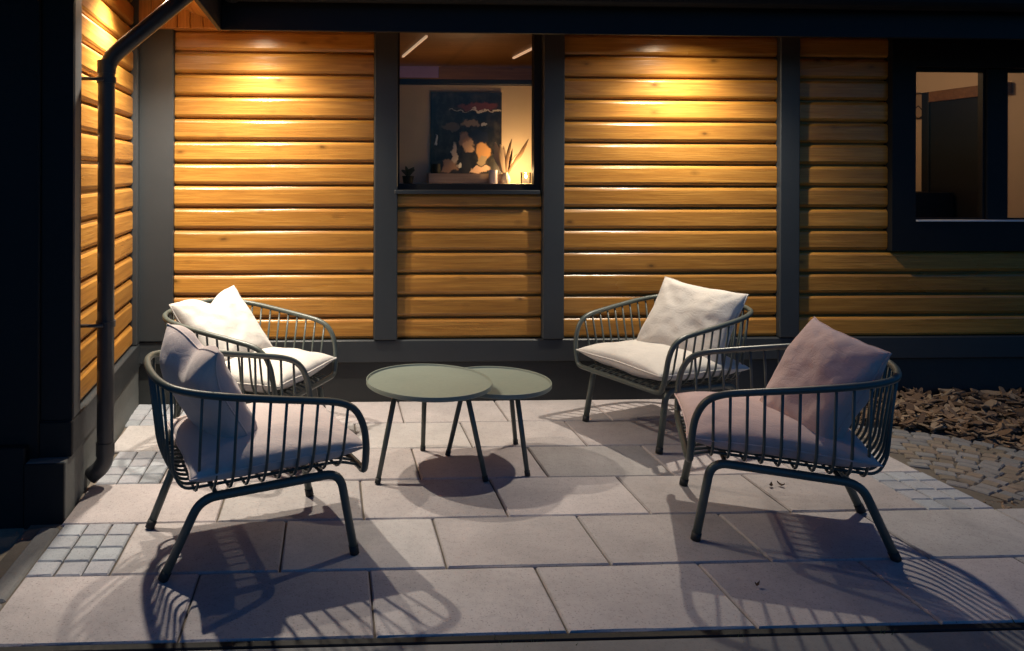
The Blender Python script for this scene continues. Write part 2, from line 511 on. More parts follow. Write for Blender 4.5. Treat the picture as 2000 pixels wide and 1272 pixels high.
# plinth and sill beam
box('plinth', LC1.x - .1, xr_end, YPL, 4.98, -.09, UZ(708, YPL, 700), M['base'], house, .004)
box('sill_beam', LC1.x - .05, xr_end, YF + .012, 4.90, UZ(710, YF, 700), ZB0 - .002, M['slate'], house, .006)
# posts
ZP0 = ZB0 - .004
for (a, b) in (('c0', 'c1'), ('a0', 'a1'), ('b0', 'b1'), ('d0', 'd1')):
    o = box('post', xp[a] if a != 'c0' else LC1.x - .1, xp[b], YF, 4.86, ZB0 + .0, ZT + .05, M['slate'], house, .006)
# bays: a backing board that carries its own planks
def bay(x0, x1, z0, z1, seed):
    o = box('wall_bay', x0 + .001, x1 - .001, YB + .038, 4.885, z0, z1 + .02, M['plank'], house, 0)
    planks(o, o.matrix_world.inverted() @ Matrix.Translation((x0 + .002, YB, 0)), x1 - x0 - .004, z0, z1, M['plank'], seed)
    return o
WX0, WX1 = UX(779, YB), UX(1050, YB)
WZ0 = UZ(378, YB, 900)
bay(xp['c1'], xp['a0'], ZB0, ZT, 1)
bay(xp['a1'], xp['b0'], ZB0, WZ0, 2)
bay(xp['b1'], xp['d0'], ZB0, ZT, 3)
V0 = UX(1742, YF); VZ0 = UZ(490, YF, 1850); VZ1 = UZ(84, YF, 1850); V1 = V0 + 1.60
bay(xp['d1'], V0, VZ0, ZT, 4)
nrow = int((VZ0 - ZB0) / PITCH + .5)
bay(xp['d1'], xr_end, ZB0, VZ0 - .002, 5)
bay(V1, xr_end, VZ0, ZT, 6)

def window(x0, x1, z0, z1, y, fw, label=None, mull=(), inner=.028):
    """frame members, panes and glazing, all under one window part"""
    w = empty('window', (0, 0, 0)); w.parent = house
    if label: w['label'] = label
    return w
# --- window over the planks, between the two middle posts
win = bpy.data.objects.new('window', box_geo(-.5, .5, -.5, .5, -.5, .5)); bpy.data.objects.remove(win)
fz1 = ZT + .03
def frame_geo(x0, x1, z0, z1, y0, y1, l, r_, b, t):
    bm = bmesh.new()
    for (a, c, d, e) in ((x0, x0 + l, z0, z1), (x1 - r_, x1, z0, z1), (x0 + l, x1 - r_, z0, z0 + b), (x0 + l, x1 - r_, z1 - t, z1)):
        m = bmesh.ops.create_cube(bm, size=1.0)['verts']
        for v in m:
            v.co = Vector(((a + c) / 2 + v.co.x * (c - a), (y0 + y1) / 2 + v.co.y * (y1 - y0), (d + e) / 2 + v.co.z * (e - d)))
    me = bpy.data.meshes.new('frame'); bm.to_mesh(me); bm.free(); return me
w1 = link('window', frame_geo(xp['a1'] + .002, xp['b0'] - .002, WZ0 + .01, fz1, YB + .012, YB + .07, .012, .045, .05, .03), M['black'], house)
w1['label'] = 'tall window between two slate posts with a poster and candle behind'
link('pane', mesh_from('pane', [(xp['a1'] + .01, YB + .04, WZ0 + .05), (xp['b0'] - .04, YB + .04, WZ0 + .05), (xp['b0'] - .04, YB + .04, fz1 - .02), (xp['a1'] + .01, YB + .04, fz1 - .02)], [(0, 1, 2, 3)]), M['glass'], w1)
o = box('sill', xp['a1'] - .02, xp['b0'] + .02 - .04, YF - .006, YB + .03, WZ0 - .004, WZ0 + .022, M['slate'], w1, .004)
# --- casement window on the right
w2 = link('window', frame_geo(V0, V1, VZ0, ZT + .03, YF - .004, YB + .10, .155, .155, .185, .155 + ZT + .03 - VZ1), M['black'], house)
w2['label'] = 'black-framed casement window at the right with a dim brown room behind'
ox0, ox1, oz0, oz1 = V0 + .155, V1 - .155, VZ0 + .185, VZ1 - .155
mc0, mc1 = UX(1930, YB), UX(1970, YB)
box('mullion', mc0, mc1, YB + .01, YB + .08, oz0, oz1, M['black'], w2, .006)
for (a, b) in ((ox0, mc0), (mc1, ox1)):
    link('sash', frame_geo(a + .001, b - .001, oz0 + .001, oz1 - .001, YB + .025, YB + .065, .014, .014, .02, .02), M['black'], w2)
    link('pane', mesh_from('pane', [(a + .01, YB + .045, oz0 + .01), (b - .01, YB + .045, oz0 + .01), (b - .01, YB + .045, oz1 - .01), (a + .01, YB + .045, oz1 - .01)], [(0, 1, 2, 3)]), M['glass'], w2)
box('sill', ox0 + .003, ox1 - .003, YF - .018, YB + .022, oz0 + .002, oz0 + .012, M['white'], w2, .003)
hx = UX(1920, YB + .08)
hz = UZ(290, YB + .06, 1927)
tube('handle', [(hx, YB + .08, hz + .055), (hx - .003, YB + .085, hz), (hx - .002, YB + .08, hz - .055)], .011, M['white'], w2, 8)

# --- rooms behind the windows
YI = 4.90
RX0, RX1, RY1, RZ0, RZ1 = -.9, 4.87, 7.0, -.05, 2.40
box('room_floor', RX0, 6.1, YI, RY1, RZ0 - .1, RZ0, M['brownwood'], house, 0)
box('room_ceiling', RX0, 6.1, YI - .01, RY1, RZ1, RZ1 + .08, M['brownwood'], house, 0)
box('room_wall', RX0, 6.1, RY1, RY1 + .1, RZ0, RZ1, M['brownwood'], house, 0)
box('lilac_panel', UX(770, RY1 - .03, 135), UX(857, RY1 - .03, 135), RY1 - .03, RY1 - .005, UZ(152, RY1, 820), UZ(118, RY1, 820), mat_plain('lilac_panel_coat', (.22, .17, .50), .8), house, .003)  # made-up lilac panel in place of a purple streak
box('room_wall', RX0 - .1, RX0, YI, RY1, RZ0, RZ1, M['room'], house, 0)
box('room_wall', 2.75, 2.85, YI, RY1, RZ0, RZ1, M['room'], house, 0)
# partition with the poster: lower than the ceiling, dark capping
YP = 5.22
pz = UZ(166, YP, 900)
box('partition', -.55, 2.1, YP, YP + .09, RZ0, pz, M['room'], house, .003)
box('partition_cap', -.57, 2.12, YP - .03, YP + .12, pz + .001, pz + .035, M['darkdoor'], house, .004)
zl = UZ(359, 4.98, 900)
box('ledge', xp['a1'] - .05, xp['b0'] + .05, YB + .075, YP - .002, zl - .04, zl, M['white'], house, .003)
# LED strips on the ceiling
for (pa, pb) in (((833, 72), (787, 111)), ((1045, 93), (1003, 114))):
    A, Bq = G(*pa, RZ1 - .012), G(*pb, RZ1 - .012)
    d = (Bq - A); ang = math.atan2(d.y, d.x)
    boxm('led_strip', Matrix.Translation((A + Bq) / 2) @ Matrix.Rotation(ang, 4, 'Z'), -d.length / 2, d.length / 2, -.009, .009, -.006, .010, M['led'], house, .002)
# right-hand room: side wall with door
xw = 4.62
def on_side(px, py):
    d = ray(px, py); t = (xw - ORI.x) / d.x
    return ORI + d * t
cz = on_side(1790, 150).z
box('room_wall', xw, xw + .1, YI, RY1 - .002, RZ0, RZ1, M['room'], house, 0)
dp = on_side(1828, 180)
dz = dp.z
box('inner_door', xw - .045, xw - .002, 5.05, dp.y, RZ0, dz - .08, M['darkdoor'], house, .004)
box('door_casing', xw - .06, xw - .001, dp.y + .001, dp.y + .07, RZ0, dz, M['darkdoor'], house, .004)
box('door_casing', xw - .06, xw - .001, 5.0, dp.y - .0, dz - .079, dz, M['brownwood'], house, .004)
box('low_cabinet', xw - .42, xw - .065, dp.y - .25, RY1 - .3, RZ0, on_side(1815, 374).z, M['darkdoor'], house, .006)
box('ceiling_beam', 2.86, xw - .001, 5.9, 6.02, cz + .0, RZ1 - .001, M['darkdoor'], house, .006)

# --- eaves
EO = U(433, 60, 4.215)                    # inside corner of the two eaves
XE, YE, ZE = EO.x, 4.215, EO.z
box('fascia', XE, xr_end + .3, YE - .022, YE, ZE, ZE + .2795, M['black'], house, .003)
box('fascia', XE - .022, XE - .0005, .9, YE - .001, ZE, ZE + .288, M['black'], house, .003)
def gutter(name, a, b, r=.058):
    d = (b - a).normalized(); side = Vector((0, 0, 1)).cross(d)
    verts, faces = [], []
    for p in (a, b):
        for rr in (r, r - .004):
            for k in range(9):
                t = PI + PI * k / 8
                verts.append(p + side * math.cos(t) * rr + Vector((0, 0, math.sin(t) * rr)))
    for k in range(8):
        faces += [(k, k + 1, 18 + k + 1, 18 + k), (9 + k, 27 + k, 27 + k + 1, 9 + k + 1)]
    faces += [(0, 18, 27, 9), (8, 17, 35, 26)]
    for s in (0, 18):
        for k in range(8): faces.append((s + k, s + 9 + k, s + 10 + k, s + k + 1))
    me = mesh_from(name, verts, faces); fix_normals(me)
    return link(name, me, M['black'], house)
gutter('gutter', Vector((XE + .06, YE - .085, ZE + .2)), Vector((xr_end + .3, YE - .085, ZE + .2)))
gutter('gutter', Vector((XE + .062, .9, ZE + .2)), Vector((XE + .062, YE - .03, ZE + .2)))
# level soffit along the facade, in boards
sof = box('soffit', XE, xr_end + .3, YE, YB + .02, ZSOF + .022, ZSOF + .035, M['soffit'], house, 0)
nb = 5
wb = (YB - YE - .004) / nb
for k in range(nb):
    mw = Matrix.Translation((XE + .002, YE + .002 + k * wb, ZSOF))
    me = box_geo(0, xr_end - XE, .0015, wb - .0015, 0, .0205, .003)
    link('soffit_board', me, M['soffit'], sof, sof.matrix_world.inverted() @ mw)
# upright boards closing the eave corner, under the sloping soffit of the left wing
YFR = 4.70
zf0 = UZ(55, YFR, 380)
s1, s2 = U(353, 16, YFR), U(423, 44, YFR)
slope = (s1.z - s2.z) / (s2.x - s1.x)
def zs(x): return s2.z + slope * (s2.x - x)
fr = box('frieze', LC1.x - .02, XE - .024, YFR + .022, YFR + .04, zf0 + .01, zs(LC1.x) + .1, M['soffit'], house, 0)
x = XE - .024
while x > LC1.x + .0:
    xa = max(LC1.x - .03, x - .078)
    me = box_geo(-.06, zs(xa) + .03 - zf0 - .06, -(x - xa) / 2 + .0015, (x - xa) / 2 - .0015, 0, .020, .0035)
    mw = Matrix.Translation(((x + xa) / 2, YFR + .021, zf0 + .06)) @ Matrix(((0, 1, 0, 0), (0, 0, -1, 0), (1, 0, 0, 0), (0, 0, 0, 1))).inverted().transposed() if False else \
        Matrix(((0, 1, 0, (x + xa) / 2), (0, 0, -1, YFR + .021), (1, 0, 0, zf0 + .06), (0, 0, 0, 1)))
    link('frieze_board', me, M['soffit'], fr, fr.matrix_world.inverted() @ mw)
    x = xa
box('eave_underside', LC1.x - .02, XE - .03, YFR + .0225, YB + .02, zf0 - .001, zf0 + .018, M['soffit'], house, 0)
# sloping soffit boards of the left wing
ang = math.atan(slope)
sl = (XE - .025 - (LC1.x - .05)) / math.cos(ang)
# local x along the slope (upwards, towards -X), boards run along Y
smw = Matrix.Translation((XE - .025, 0, zs(XE - .025))) @ Matrix.Rotation(PI, 4, 'Z') @ Matrix.Rotation(-ang, 4, 'Y')
ss = boxm('sloping_soffit', smw, 0, sl + .1, -YFR, -1.0, .022, .034, M['soffit'], house, 0)
nb = 7; wb = (sl + .1) / nb
for k in range(nb):
    me = box_geo(-1.74, 1.74, .001, wb - .001, 0, .0205, .003)
    mw = smw @ Matrix.Translation((k * wb, -YFR + 1.741, 0)) @ Matrix(((0, 1, 0, 0), (1, 0, 0, 0), (0, 0, 1, 0), (0, 0, 0, 1)))
    link('soffit_board', me, M['soffit'], ss, ss.matrix_world.inverted() @ mw)
# roofs (dark sheet, above the picture)
rv = [(XE - 0, YE - .1, ZE + .25), (xr_end + .3, YE - .1, ZE + .25), (xr_end + .3, 8.2, ZE + 1.85), (XE - 4.1, 8.2, ZE + 1.85)]
rv += [(a, b, c + .06) for a, b, c in rv]
qf = [(0, 3, 2, 1), (4, 5, 6, 7), (0, 1, 5, 4), (1, 2, 6, 5), (2, 3, 7, 6), (3, 0, 4, 7)]
link('roof', mesh_from('roof', rv, qf), M['roof'], house)
rv = [(XE + .1, .85, ZE + .25), (XE + .1, YE - .1, ZE + .25), (XE - 4.0, 8.2, ZE + 1.9), (XE - 4.0, .85, ZE + 1.9)]
rv += [(a, b, c + .06) for a, b, c in rv]
link('roof', mesh_from('roof', rv, qf), M['roof'], house)

# --- left wing: side wall facing the patio and dark gable end facing the camera
u = (LC1 - LC0); u.z = 0
LW = u.length; u.normalize()
nrm = Vector((u.y, -u.x, 0))               # out of the wall, towards the patio
# local x along the wall (near -> far), local y into the wall, z up
lmw = Matrix(((u.x, -nrm.x, 0, LC0.x), (u.y, -nrm.y, 0, LC0.y), (0, 0, 1, 0), (0, 0, 0, 1)))
NX0 = .08                                  # the boards' corner stands back from the plinth's
zlb = .385
boxm('plinth', lmw, 0, LW - .002, 0, .16, -.09, .235, M['plinth'], house, .005)
boxm('sill_beam', lmw, NX0 - .01, LW - .002, -.012, .14, .2355, zlb - .002, M['slate'], house, .005)
lb = boxm('wall_bay', lmw, NX0 + .11, LW - .16, .054, .10, zlb, 2.62, M['plank'], house, 0)
planks(lb, lb.matrix_world.inverted() @ lmw @ Matrix.Translation((NX0 + .112, .016, 0)), LW - .16 - NX0 - .114, zlb, 2.62, M['plank'], 8)
boxm('corner_post', lmw, NX0, NX0 + .11, -.012, .12, zlb, 2.62, M['trim'], house, .006)
boxm('corner_post', lmw, LW - .158, LW + .05, -.012, .12, zlb, 2.52, M['slate'], house, .006)
# added black boards: shade painted over the unlit corner faces towards the camera
boxm('corner_shade_board', lmw, NX0 - .014, NX0 - .001, -.010, .1205, zlb + .001, 2.62, M['black'], house, .003)
boxm('corner_shade_board', lmw, NX0 - .026, NX0 - .011, -.011, .1205, .2365, zlb - .003, M['black'], house, .003)
boxm('corner_shade_board', lmw, -.014, -.001, .001, .160, -.088, .2345, M['black'], house, .003)
# gable end
gb = boxm('wall_bay', lmw, NX0 + .03, NX0 + .08, .20, 3.6, -.08, 3.2, M['dark_plank'], house, 0)
gmw = lmw @ Matrix.Translation((NX0 + .0, 3.6, 0)) @ Matrix.Rotation(-PI / 2, 4, 'Z')
planks(gb, gb.matrix_world.inverted() @ gmw, 3.42, .30, 3.2, M['dark_plank'], 9)
boxm('corner_post', lmw, NX0 - .03, NX0 + .08, .121, .30, -.05, 3.2, M['black'], house, .006)
boxm('plinth', lmw, .0, .14, .161, 3.6, -.09, .298, M['black'], house, .005)

# --- downpipe
wp = lambda s, off, z: (lmw @ Vector((s, -off, z)))
def on_off(px, py, off):
    """point on the plane that lies off metres in front of the left wall"""
    d = ray(px, py); p0 = LC0 + nrm * off
    t = (p0 - ORI).dot(nrm) / d.dot(nrm)
    return ORI + d * t
OFF = .085
c = on_off(207, 500, OFF)
s_ = (c - LC0).dot(u)
ztop = on_off(207, 118, OFF).z
top = Vector((XE + .062, wp(s_, OFF, 0).y + .02, ZE + .16))
path = round_path([wp(s_, .02, .045), wp(s_, OFF, .10), wp(s_, OFF, ztop), top, top + Vector((0, 0, .04))], [0, .10, .07, .05, 0], 7)
dpipe = tube('downpipe', path, .038, M['pipe'], house, 18)
for z in (UZ(157, c.y, 207), UZ(632, c.y, 207)):
    p = wp(s_, OFF, z)
    b_ = lathe('bracket', [(.0392, -.014), (.0435, -.014), (.0435, .014), (.0392, .014)], M['pipe'], dpipe, Matrix.Translation(p), 24)
    tube('bracket_arm', [wp(s_ - .052, .085, z), wp(s_ - .052, -.02, z)], .008, M['pipe'], dpipe, 8)
for z in (ztop - .03, .17):
    lathe('pipe_collar', [(.0385, -.03), (.0415, -.03), (.0415, .03), (.0385, .03)], M['pipe'], dpipe, Matrix.Translation(wp(s_, OFF, z)), 24)

# ================================================================== LAMPS
def downlight(loc, label, tilt=(R(1), 0), energy=LAMP_W):
    t = empty('eave_downlight', loc)
    tag(t, label, 'lamp', 'downlights under the eaves')
    lathe('bezel', [(.030, -.004), (.034, -.010), (.046, -.008), (.050, 0), (.050, .004), (.030, .004), (.030, -.004)], M['white'], t, None, 32)
    lathe('lens', [(.0001, .002), (.0295, .002)], M['lens'], t, None, 24)
    l = bpy.data.lights.new('downlight_light', 'SPOT'); l.energy = energy; l.color = LAMP_COL
    l.spot_size = R(126); l.spot_blend = 1.0; l.shadow_soft_size = .026
    lo = bpy.data.objects.new('downlight_light', l); COL.objects.link(lo)
    lo.parent = t; lo.location = (0, 0, -.016); lo.rotation_euler = (tilt[0], tilt[1], 0)   # gimbal turned a little to the wall
    return t
downlight((UX(515, 5.13), 4.43, ZSOF - .005), 'lit downlight in the eave soffit above the left bay of bright planks')
downlight((UX(1275, 5.13), 4.43, ZSOF - .005), 'lit downlight in the eave soffit above the bay right of the poster window')
xc = XL(3.9) + .20
downlight((xc, 3.95, zs(xc) - .008), 'lit downlight under the sloping eave beside the downpipe', tilt=(0, R(6)), energy=LAMP_W * 1.55)

# ================================================================== CHAIRS
def chair_parts():
    """parts of one chair around its own origin: faces +X, stands on z=0"""
    parts = []
    half = [(.375, 0, .318), (.375, .22, .318), (.372, .300, .322), (.370, .325, .356), (.366, .342, .43), (.352, .347, .505), (.318, .350, .565), (.258, .353, .598),
            (.15, .357, .618), (.0, .360, .640), (-.15, .353, .662), (-.255, .324, .676), (-.325, .268, .686), (-.360, .18, .692), (-.374, .07, .695)]
    loop = [Vector(p) for p in half]
    loop += [Vector((p[0], -p[1], p[2])) for p in reversed(half) if abs(p[1]) > 1e-6]
    rim = catmull(loop, 5, True)
    v, f = tube_geo(rim, .0135, 10, True)
    me = mesh_from('rim', v, f, True); fix_normals(me); parts.append(('rim', me, 'chair', None))
    # rim lookup: y(x), z(x) on an arm; back curve
    arm = catmull([Vector(p) for p in half[5:]], 10)
    def arm_at(x):
        return min(arm, key=lambda q: abs(q.x - x) + (0 if q.y > .25 else 1))
    def zb(x): return .292 + .033 * (x + .36) / .72
    for x in [.292 - .0585 * q_ for q_ in range(10)]:
        a = arm_at(x)
        yb = a.y - .055
        pts = [(x, a.y, a.z), (x - .004, yb + .012, zb(x) + .07), (x - .004, yb - .045, zb(x)), (x - .004, -yb + .045, zb(x)), (x - .004, -yb - .012, zb(x) + .07), (x, -a.y, a.z)]
        p = round_path(pts, [0, .05, .06, .06, .05, 0], 5)
        v, f = tube_geo(p, .0056, 7); me = mesh_from('rod', v, f, True); fix_normals(me); parts.append(('rod', me, 'chair', None))
    for y in [.052 * q_ for q_ in range(-5, 6)]:
        a = min([q for q in arm if q.x < -.2], key=lambda q: abs(q.y - abs(y)))
        k = .84
        pts = [(a.x, y, a.z), (-.335 + .25 * abs(y) ** 2, y * k, zb(-.33) + .085), (-.285, y * k, zb(-.28) + .0155), (.30, y * .9, zb(.3) + .0155), (.375, y * .93, .318)]
        p = round_path(pts, [0, .06, .06, .05, 0], 5)
        v, f = tube_geo(p, .0056, 7); me = mesh_from('rod', v, f, True); fix_normals(me); parts.append(('rod', me, 'chair', None))
    for s in (1, -1):
        pts = [(.345, .278 * s, .012), (.290, .270 * s, .310), (-.225, .246 * s, .281), (-.345, .212 * s, .012)]
        p = round_path(pts, [0, .06, .06, 0], 8)
        v, f = tube_geo(p, .0165, 12); me = mesh_from('leg_frame', v, f, True); fix_normals(me)
        caps = []
        for q, q2 in ((p[0], p[1]), (p[-1], p[-2])):
            dirn = (q2 - q).normalized()
            cv, cf = tube_geo([q - dirn * .012, q + dirn * .02], .0185, 12)
            cm = mesh_from('foot_cap', cv, cf, True)
            zmin = min(w[2] for w in cv)
            fix_normals(cm); caps.append(cm)
        parts.append(('leg_frame', me, 'chair', caps))
    for x in (.235, -.165):
        v, f = tube_geo([(x, -.255, zb(x) - .021), (x, .255, zb(x) - .021)], .009, 8)
        me = mesh_from('crossbar', v, f, True); fix_normals(me); parts.append(('crossbar', me, 'chair', None))
    return parts
CP = chair_parts()
def place_chair(loc, rz, label):
    t = empty('garden_armchair', loc, rz)
    tag(t, label, 'armchair', 'metal armchairs around the tables')
    for nm, me, mt, caps in CP:
        o = link(nm, me, M[mt], t)
        for cmesh in caps or ():
            link('foot_cap', cmesh, M['foot'], o)
    return t
def cushion_geo(w, d, t, seed, wr=1.0, dent=0.0, N=44, pin=.075, fold=0.0):
    rnd = random.Random(seed)
    ph = [rnd.uniform(0, 6.28) for _ in range(12)]
    nc = [rnd.uniform(7, 12) for _ in range(4)]
    so = rnd.uniform(0, 50)
    verts, faces, idx = [], [], {}
    def pt(i, j, side):
        u_, v_ = -1 + 2 * i / N, -1 + 2 * j / N
        # gather samples towards the edges
        u2, v2 = math.sin(u_ * PI / 2) * .35 + u_ * .65, math.sin(v_ * PI / 2) * .35 + v_ * .65
        pu = pin * (1 + .25 * math.sin(ph[8] + 3 * v2)); pv = pin * (1 + .25 * math.sin(ph[9] + 3 * u2))
        x = w / 2 * u2 * (1 - pu * (1 - v2 * v2) * u2 * u2)
        y = d / 2 * v2 * (1 - pv * (1 - u2 * u2) * v2 * v2)
        e = max(0, (1 - abs(u2) ** 2.8) * (1 - abs(v2) ** 2.8))
        h = t / 2 * e ** .44
        cr = 0.0
        for q, (cu, cv) in enumerate(((-1, -1), (1, -1), (1, 1), (-1, 1))):
            du, dv = u2 - cu, v2 - cv; r_ = math.hypot(du, dv); th = math.atan2(dv, du)
            cr += math.sin(th * nc[q] + ph[q] + side) * math.exp(-r_ * 1.9) * min(1, r_ * 3)
        # gathers along the seams
        ed = math.exp(-(1 - max(abs(u2), abs(v2))) * 6)
        cr += .35 * ed * math.sin((u2 * 17 if abs(v2) > abs(u2) else v2 * 17) + ph[5 + (side > 0)])
        n_ = noise.noise(Vector((u2 * 1.7 + so, v2 * 1.7, side * 3.1)))
        n2 = noise.noise(Vector((u2 * 4.2 + so, v2 * 4.2, 7 + side * 3.1)))
        em = min(1.0, e * 2.2) ** .8
        h += em * wr * (.0050 * cr + .009 * n_ + .005 * n2)
        z = side * h
        x += .004 * wr * noise.noise(Vector((u2 * 3, v2 * 3, so)))
        y += .004 * wr * noise.noise(Vector((u2 * 3, v2 * 3, so + 9)))
        if dent:
            g = math.exp(-(u2 / .33) ** 2) * max(0, v2 + .25) ** 1.5
            y -= dent * g; z *= (1 - .25 * g)
        if fold:     # upper half flops forward
            g = max(0, v2 - .1) ** 2
            z += fold * g; y -= fold * .35 * g
        # overall slump
        z += .012 * noise.noise(Vector((u2 * .8 + so, v2 * .8, 20)))
        return Vector((x, y, z))
    for side in (1, -1):
        for i in range(N + 1):
            for j in range(N + 1):
                if i in (0, N) or j in (0, N):
                    if (i, j, 0) not in idx:
                        idx[(i, j, 0)] = len(verts); p = pt(i, j, 1); q = pt(i, j, -1); verts.append((p + q) / 2)
                    idx[(i, j, side)] = idx[(i, j, 0)]
                else:
                    idx[(i, j, side)] = len(verts); verts.append(pt(i, j, side))
        for i in range(N):
            for j in range(N):
                f = (idx[(i, j, side)], idx[(i + 1, j, side)], idx[(i + 1, j + 1, side)], idx[(i, j + 1, side)])
                faces.append(f if side > 0 else f[::-1])
    me = mesh_from('cushion', verts, faces, True)
    # seam piping round the edge
    ring = [verts[idx[(i, 0, 1)]] for i in range(N)] + [verts[idx[(N, j, 1)]] for j in range(N)] + \
           [verts[idx[(N - i, N, 1)]] for i in range(N)] + [verts[idx[(0, N - j, 1)]] for j in range(N)]
    pv_, pf_ = tube_geo(ring, .0036, 6, True)
    pm = mesh_from('piping', pv_, pf_, True); fix_normals(pm)
    return me, pm
def cushion(name, geo, mat, mw, label, cat='cushion', group=None):
    me, pm = geo
    t = empty(name); t.matrix_world = mw
    tag(t, label, cat, group)
    link('cover', me, mat, t); link('piping', pm, mat, t)
    return t

def feet_centre(*px):
    ps = [G(*p) for p in px]
    c_ = sum(ps, Vector()) / len(ps); return c_
fl = [G(340, 1133), G(693, 1080), G(290, 1030), G(592, 970)]
fr_ = [G(1745, 1090), G(1365, 1055), G(1678, 1003), G(1335, 948)]
def pose(ps):
    c_ = sum(ps, Vector()) / 4; d_ = (ps[1] - ps[0]).normalized() + (ps[3] - ps[2]).normalized()
    return Vector((c_.x, c_.y, 0)), math.atan2(d_.y, d_.x)
FLc, FLa = pose(fl); FRc, FRa = pose(fr_)
b0, b1 = G(1142, 822), G(1290, 887)
wv = (b1 - b0); BRa = math.atan2(wv.y, wv.x) - PI / 2
fw = Vector((math.cos(BRa), math.sin(BRa), 0))
BRc = (b0 + b1) / 2 - fw * .345; BRc.z = 0
BLa = R(-26)
r0 = G(328, 868)
BLc = Vector((r0.x, r0.y, 0)) + Vector((math.cos(BLa), math.sin(BLa), 0)) * .345 + Vector((-math.sin(BLa), math.cos(BLa), 0)) * .212
SETUP = dict(
    FL=(FLc, FLa, 'dark metal armchair nearest the camera on the left, beside the downpipe', 'blush', 'pale blush'),
    FR=(FRc, FRa, 'dark metal armchair nearest the mulch bed, with dusty pink cushions', 'rose', 'dusty pink'),
    BL=(BLc, BLa, 'sage metal armchair in the corner behind the other left chair, against the planks', 'linen', 'off-white'),
    BR=(BRc, BRa, 'sage metal armchair right of the tables holding a large upright white pillow', 'linen', 'off-white'))
WHERE = dict(FL='the front left armchair', FR='the armchair by the mulch bed', BL='the corner armchair on the left', BR='the back right armchair')
SEAT = {k: cushion_geo(.655, .635, .150, 11 + i, 1.0, pin=.045) for i, k in enumerate(SETUP)}
# pillow: size, in-plane turn, lean, yaw, dent, fold, local position
PIL = dict(FL=(.47, .47, .19, R(4), R(33), R(12), .03, .08, (-.165, .02, .590)),
           FR=(.45, .49, .17, R(-7), R(28), R(24), .0, .0, (-.130, .03, .580)),
           BL=(.47, .45, .17, R(8), R(42), R(-18), .04, .02, (-.150, .0, .585)),
           BR=(.53, .48, .17, R(-5), R(30), R(10), .0, .0, (-.130, .03, .585)))
for i, (k, (c_, a_, lab, mt, cw)) in enumerate(SETUP.items()):
    place_chair(c_, a_, lab)
    base = Matrix.Translation(c_) @ Matrix.Rotation(a_, 4, 'Z')
    mw = base @ Matrix.Translation((.055, 0, .3955)) @ Matrix.Rotation(-.045, 4, 'Y')
    cushion('seat_cushion', SEAT[k], M[mt], mw, '%s seat cushion lying on %s' % (cw, WHERE[k]), 'cushion', 'seat cushions on the armchairs')
    w_, h_, t_, tw, lean, yw, dent, fold, pos = PIL[k]
    # pillow local: X across, Y up, Z out of its face -> face looks along the chair's +X and up
    bas = Matrix(((0, 0, 1, 0), (1, 0, 0, 0), (0, 1, 0, 0), (0, 0, 0, 1)))
    mw = base @ Matrix.Translation(pos) @ Matrix.Rotation(yw, 4, 'Z') @ Matrix.Rotation(-lean, 4, 'Y') @ bas @ Matrix.Rotation(tw, 4, 'Z')
    cushion('back_pillow', cushion_geo(w_, h_, t_, 40 + i, 1.3, dent, pin=.06, fold=fold), M[mt], mw, '%s scatter pillow leaning in %s' % (cw, WHERE[k]), 'pillow', 'back pillows in the armchairs')

# ================================================================== TABLES
def table(center, rad, h, feet, label):
    t = empty('round_side_table', (center.x, center.y, 0)); tag(t, label, 'table', 'round side tables')
    prof = [(.0001, h - .010), (rad - .012, h - .010), (rad - .008, h - .008), (rad - .005, h), (rad - .001, h + .001), (rad, h - .002), (rad, h - .018), (rad - .004, h - .021), (.0001, h - .021)]
    lathe('tabletop', prof, M['table'], t, None, 96)
    lathe('under_ring', [(rad * .60, h - .0212), (rad * .60, h - .034), (rad * .56, h - .034), (rad * .56, h - .0212)], M['chair'], t, None, 48)
    for f_ in feet:
        d_ = Vector((f_.x - center.x, f_.y - center.y, 0))
        a = d_ * .66; a.z = h - .022; b = d_.copy(); b.z = .010
        o = tube('leg', [a, a.lerp(b, .5), b], [.0125, .0125, .0115], M['chair'], t, 12)
        dirn = (a - b).normalized()
        tube('foot_cap', [b - dirn * .009, b + dirn * .016], .0135, M['foot'], o, 12)
    return t
t1f = [G(738, 945), G(948, 940), G(826, 880)]
t2f = [G(875, 890), G(1030, 930), G(1007, 868)]
T1, T2 = sum(t1f, Vector()) / 3, sum(t2f, Vector()) / 3
table(T1, .302, .440, t1f, 'larger, taller round sage metal table with three splayed legs')
table(T2, .270, .394, t2f, 'smaller, lower round sage table tucked partly under the larger one')

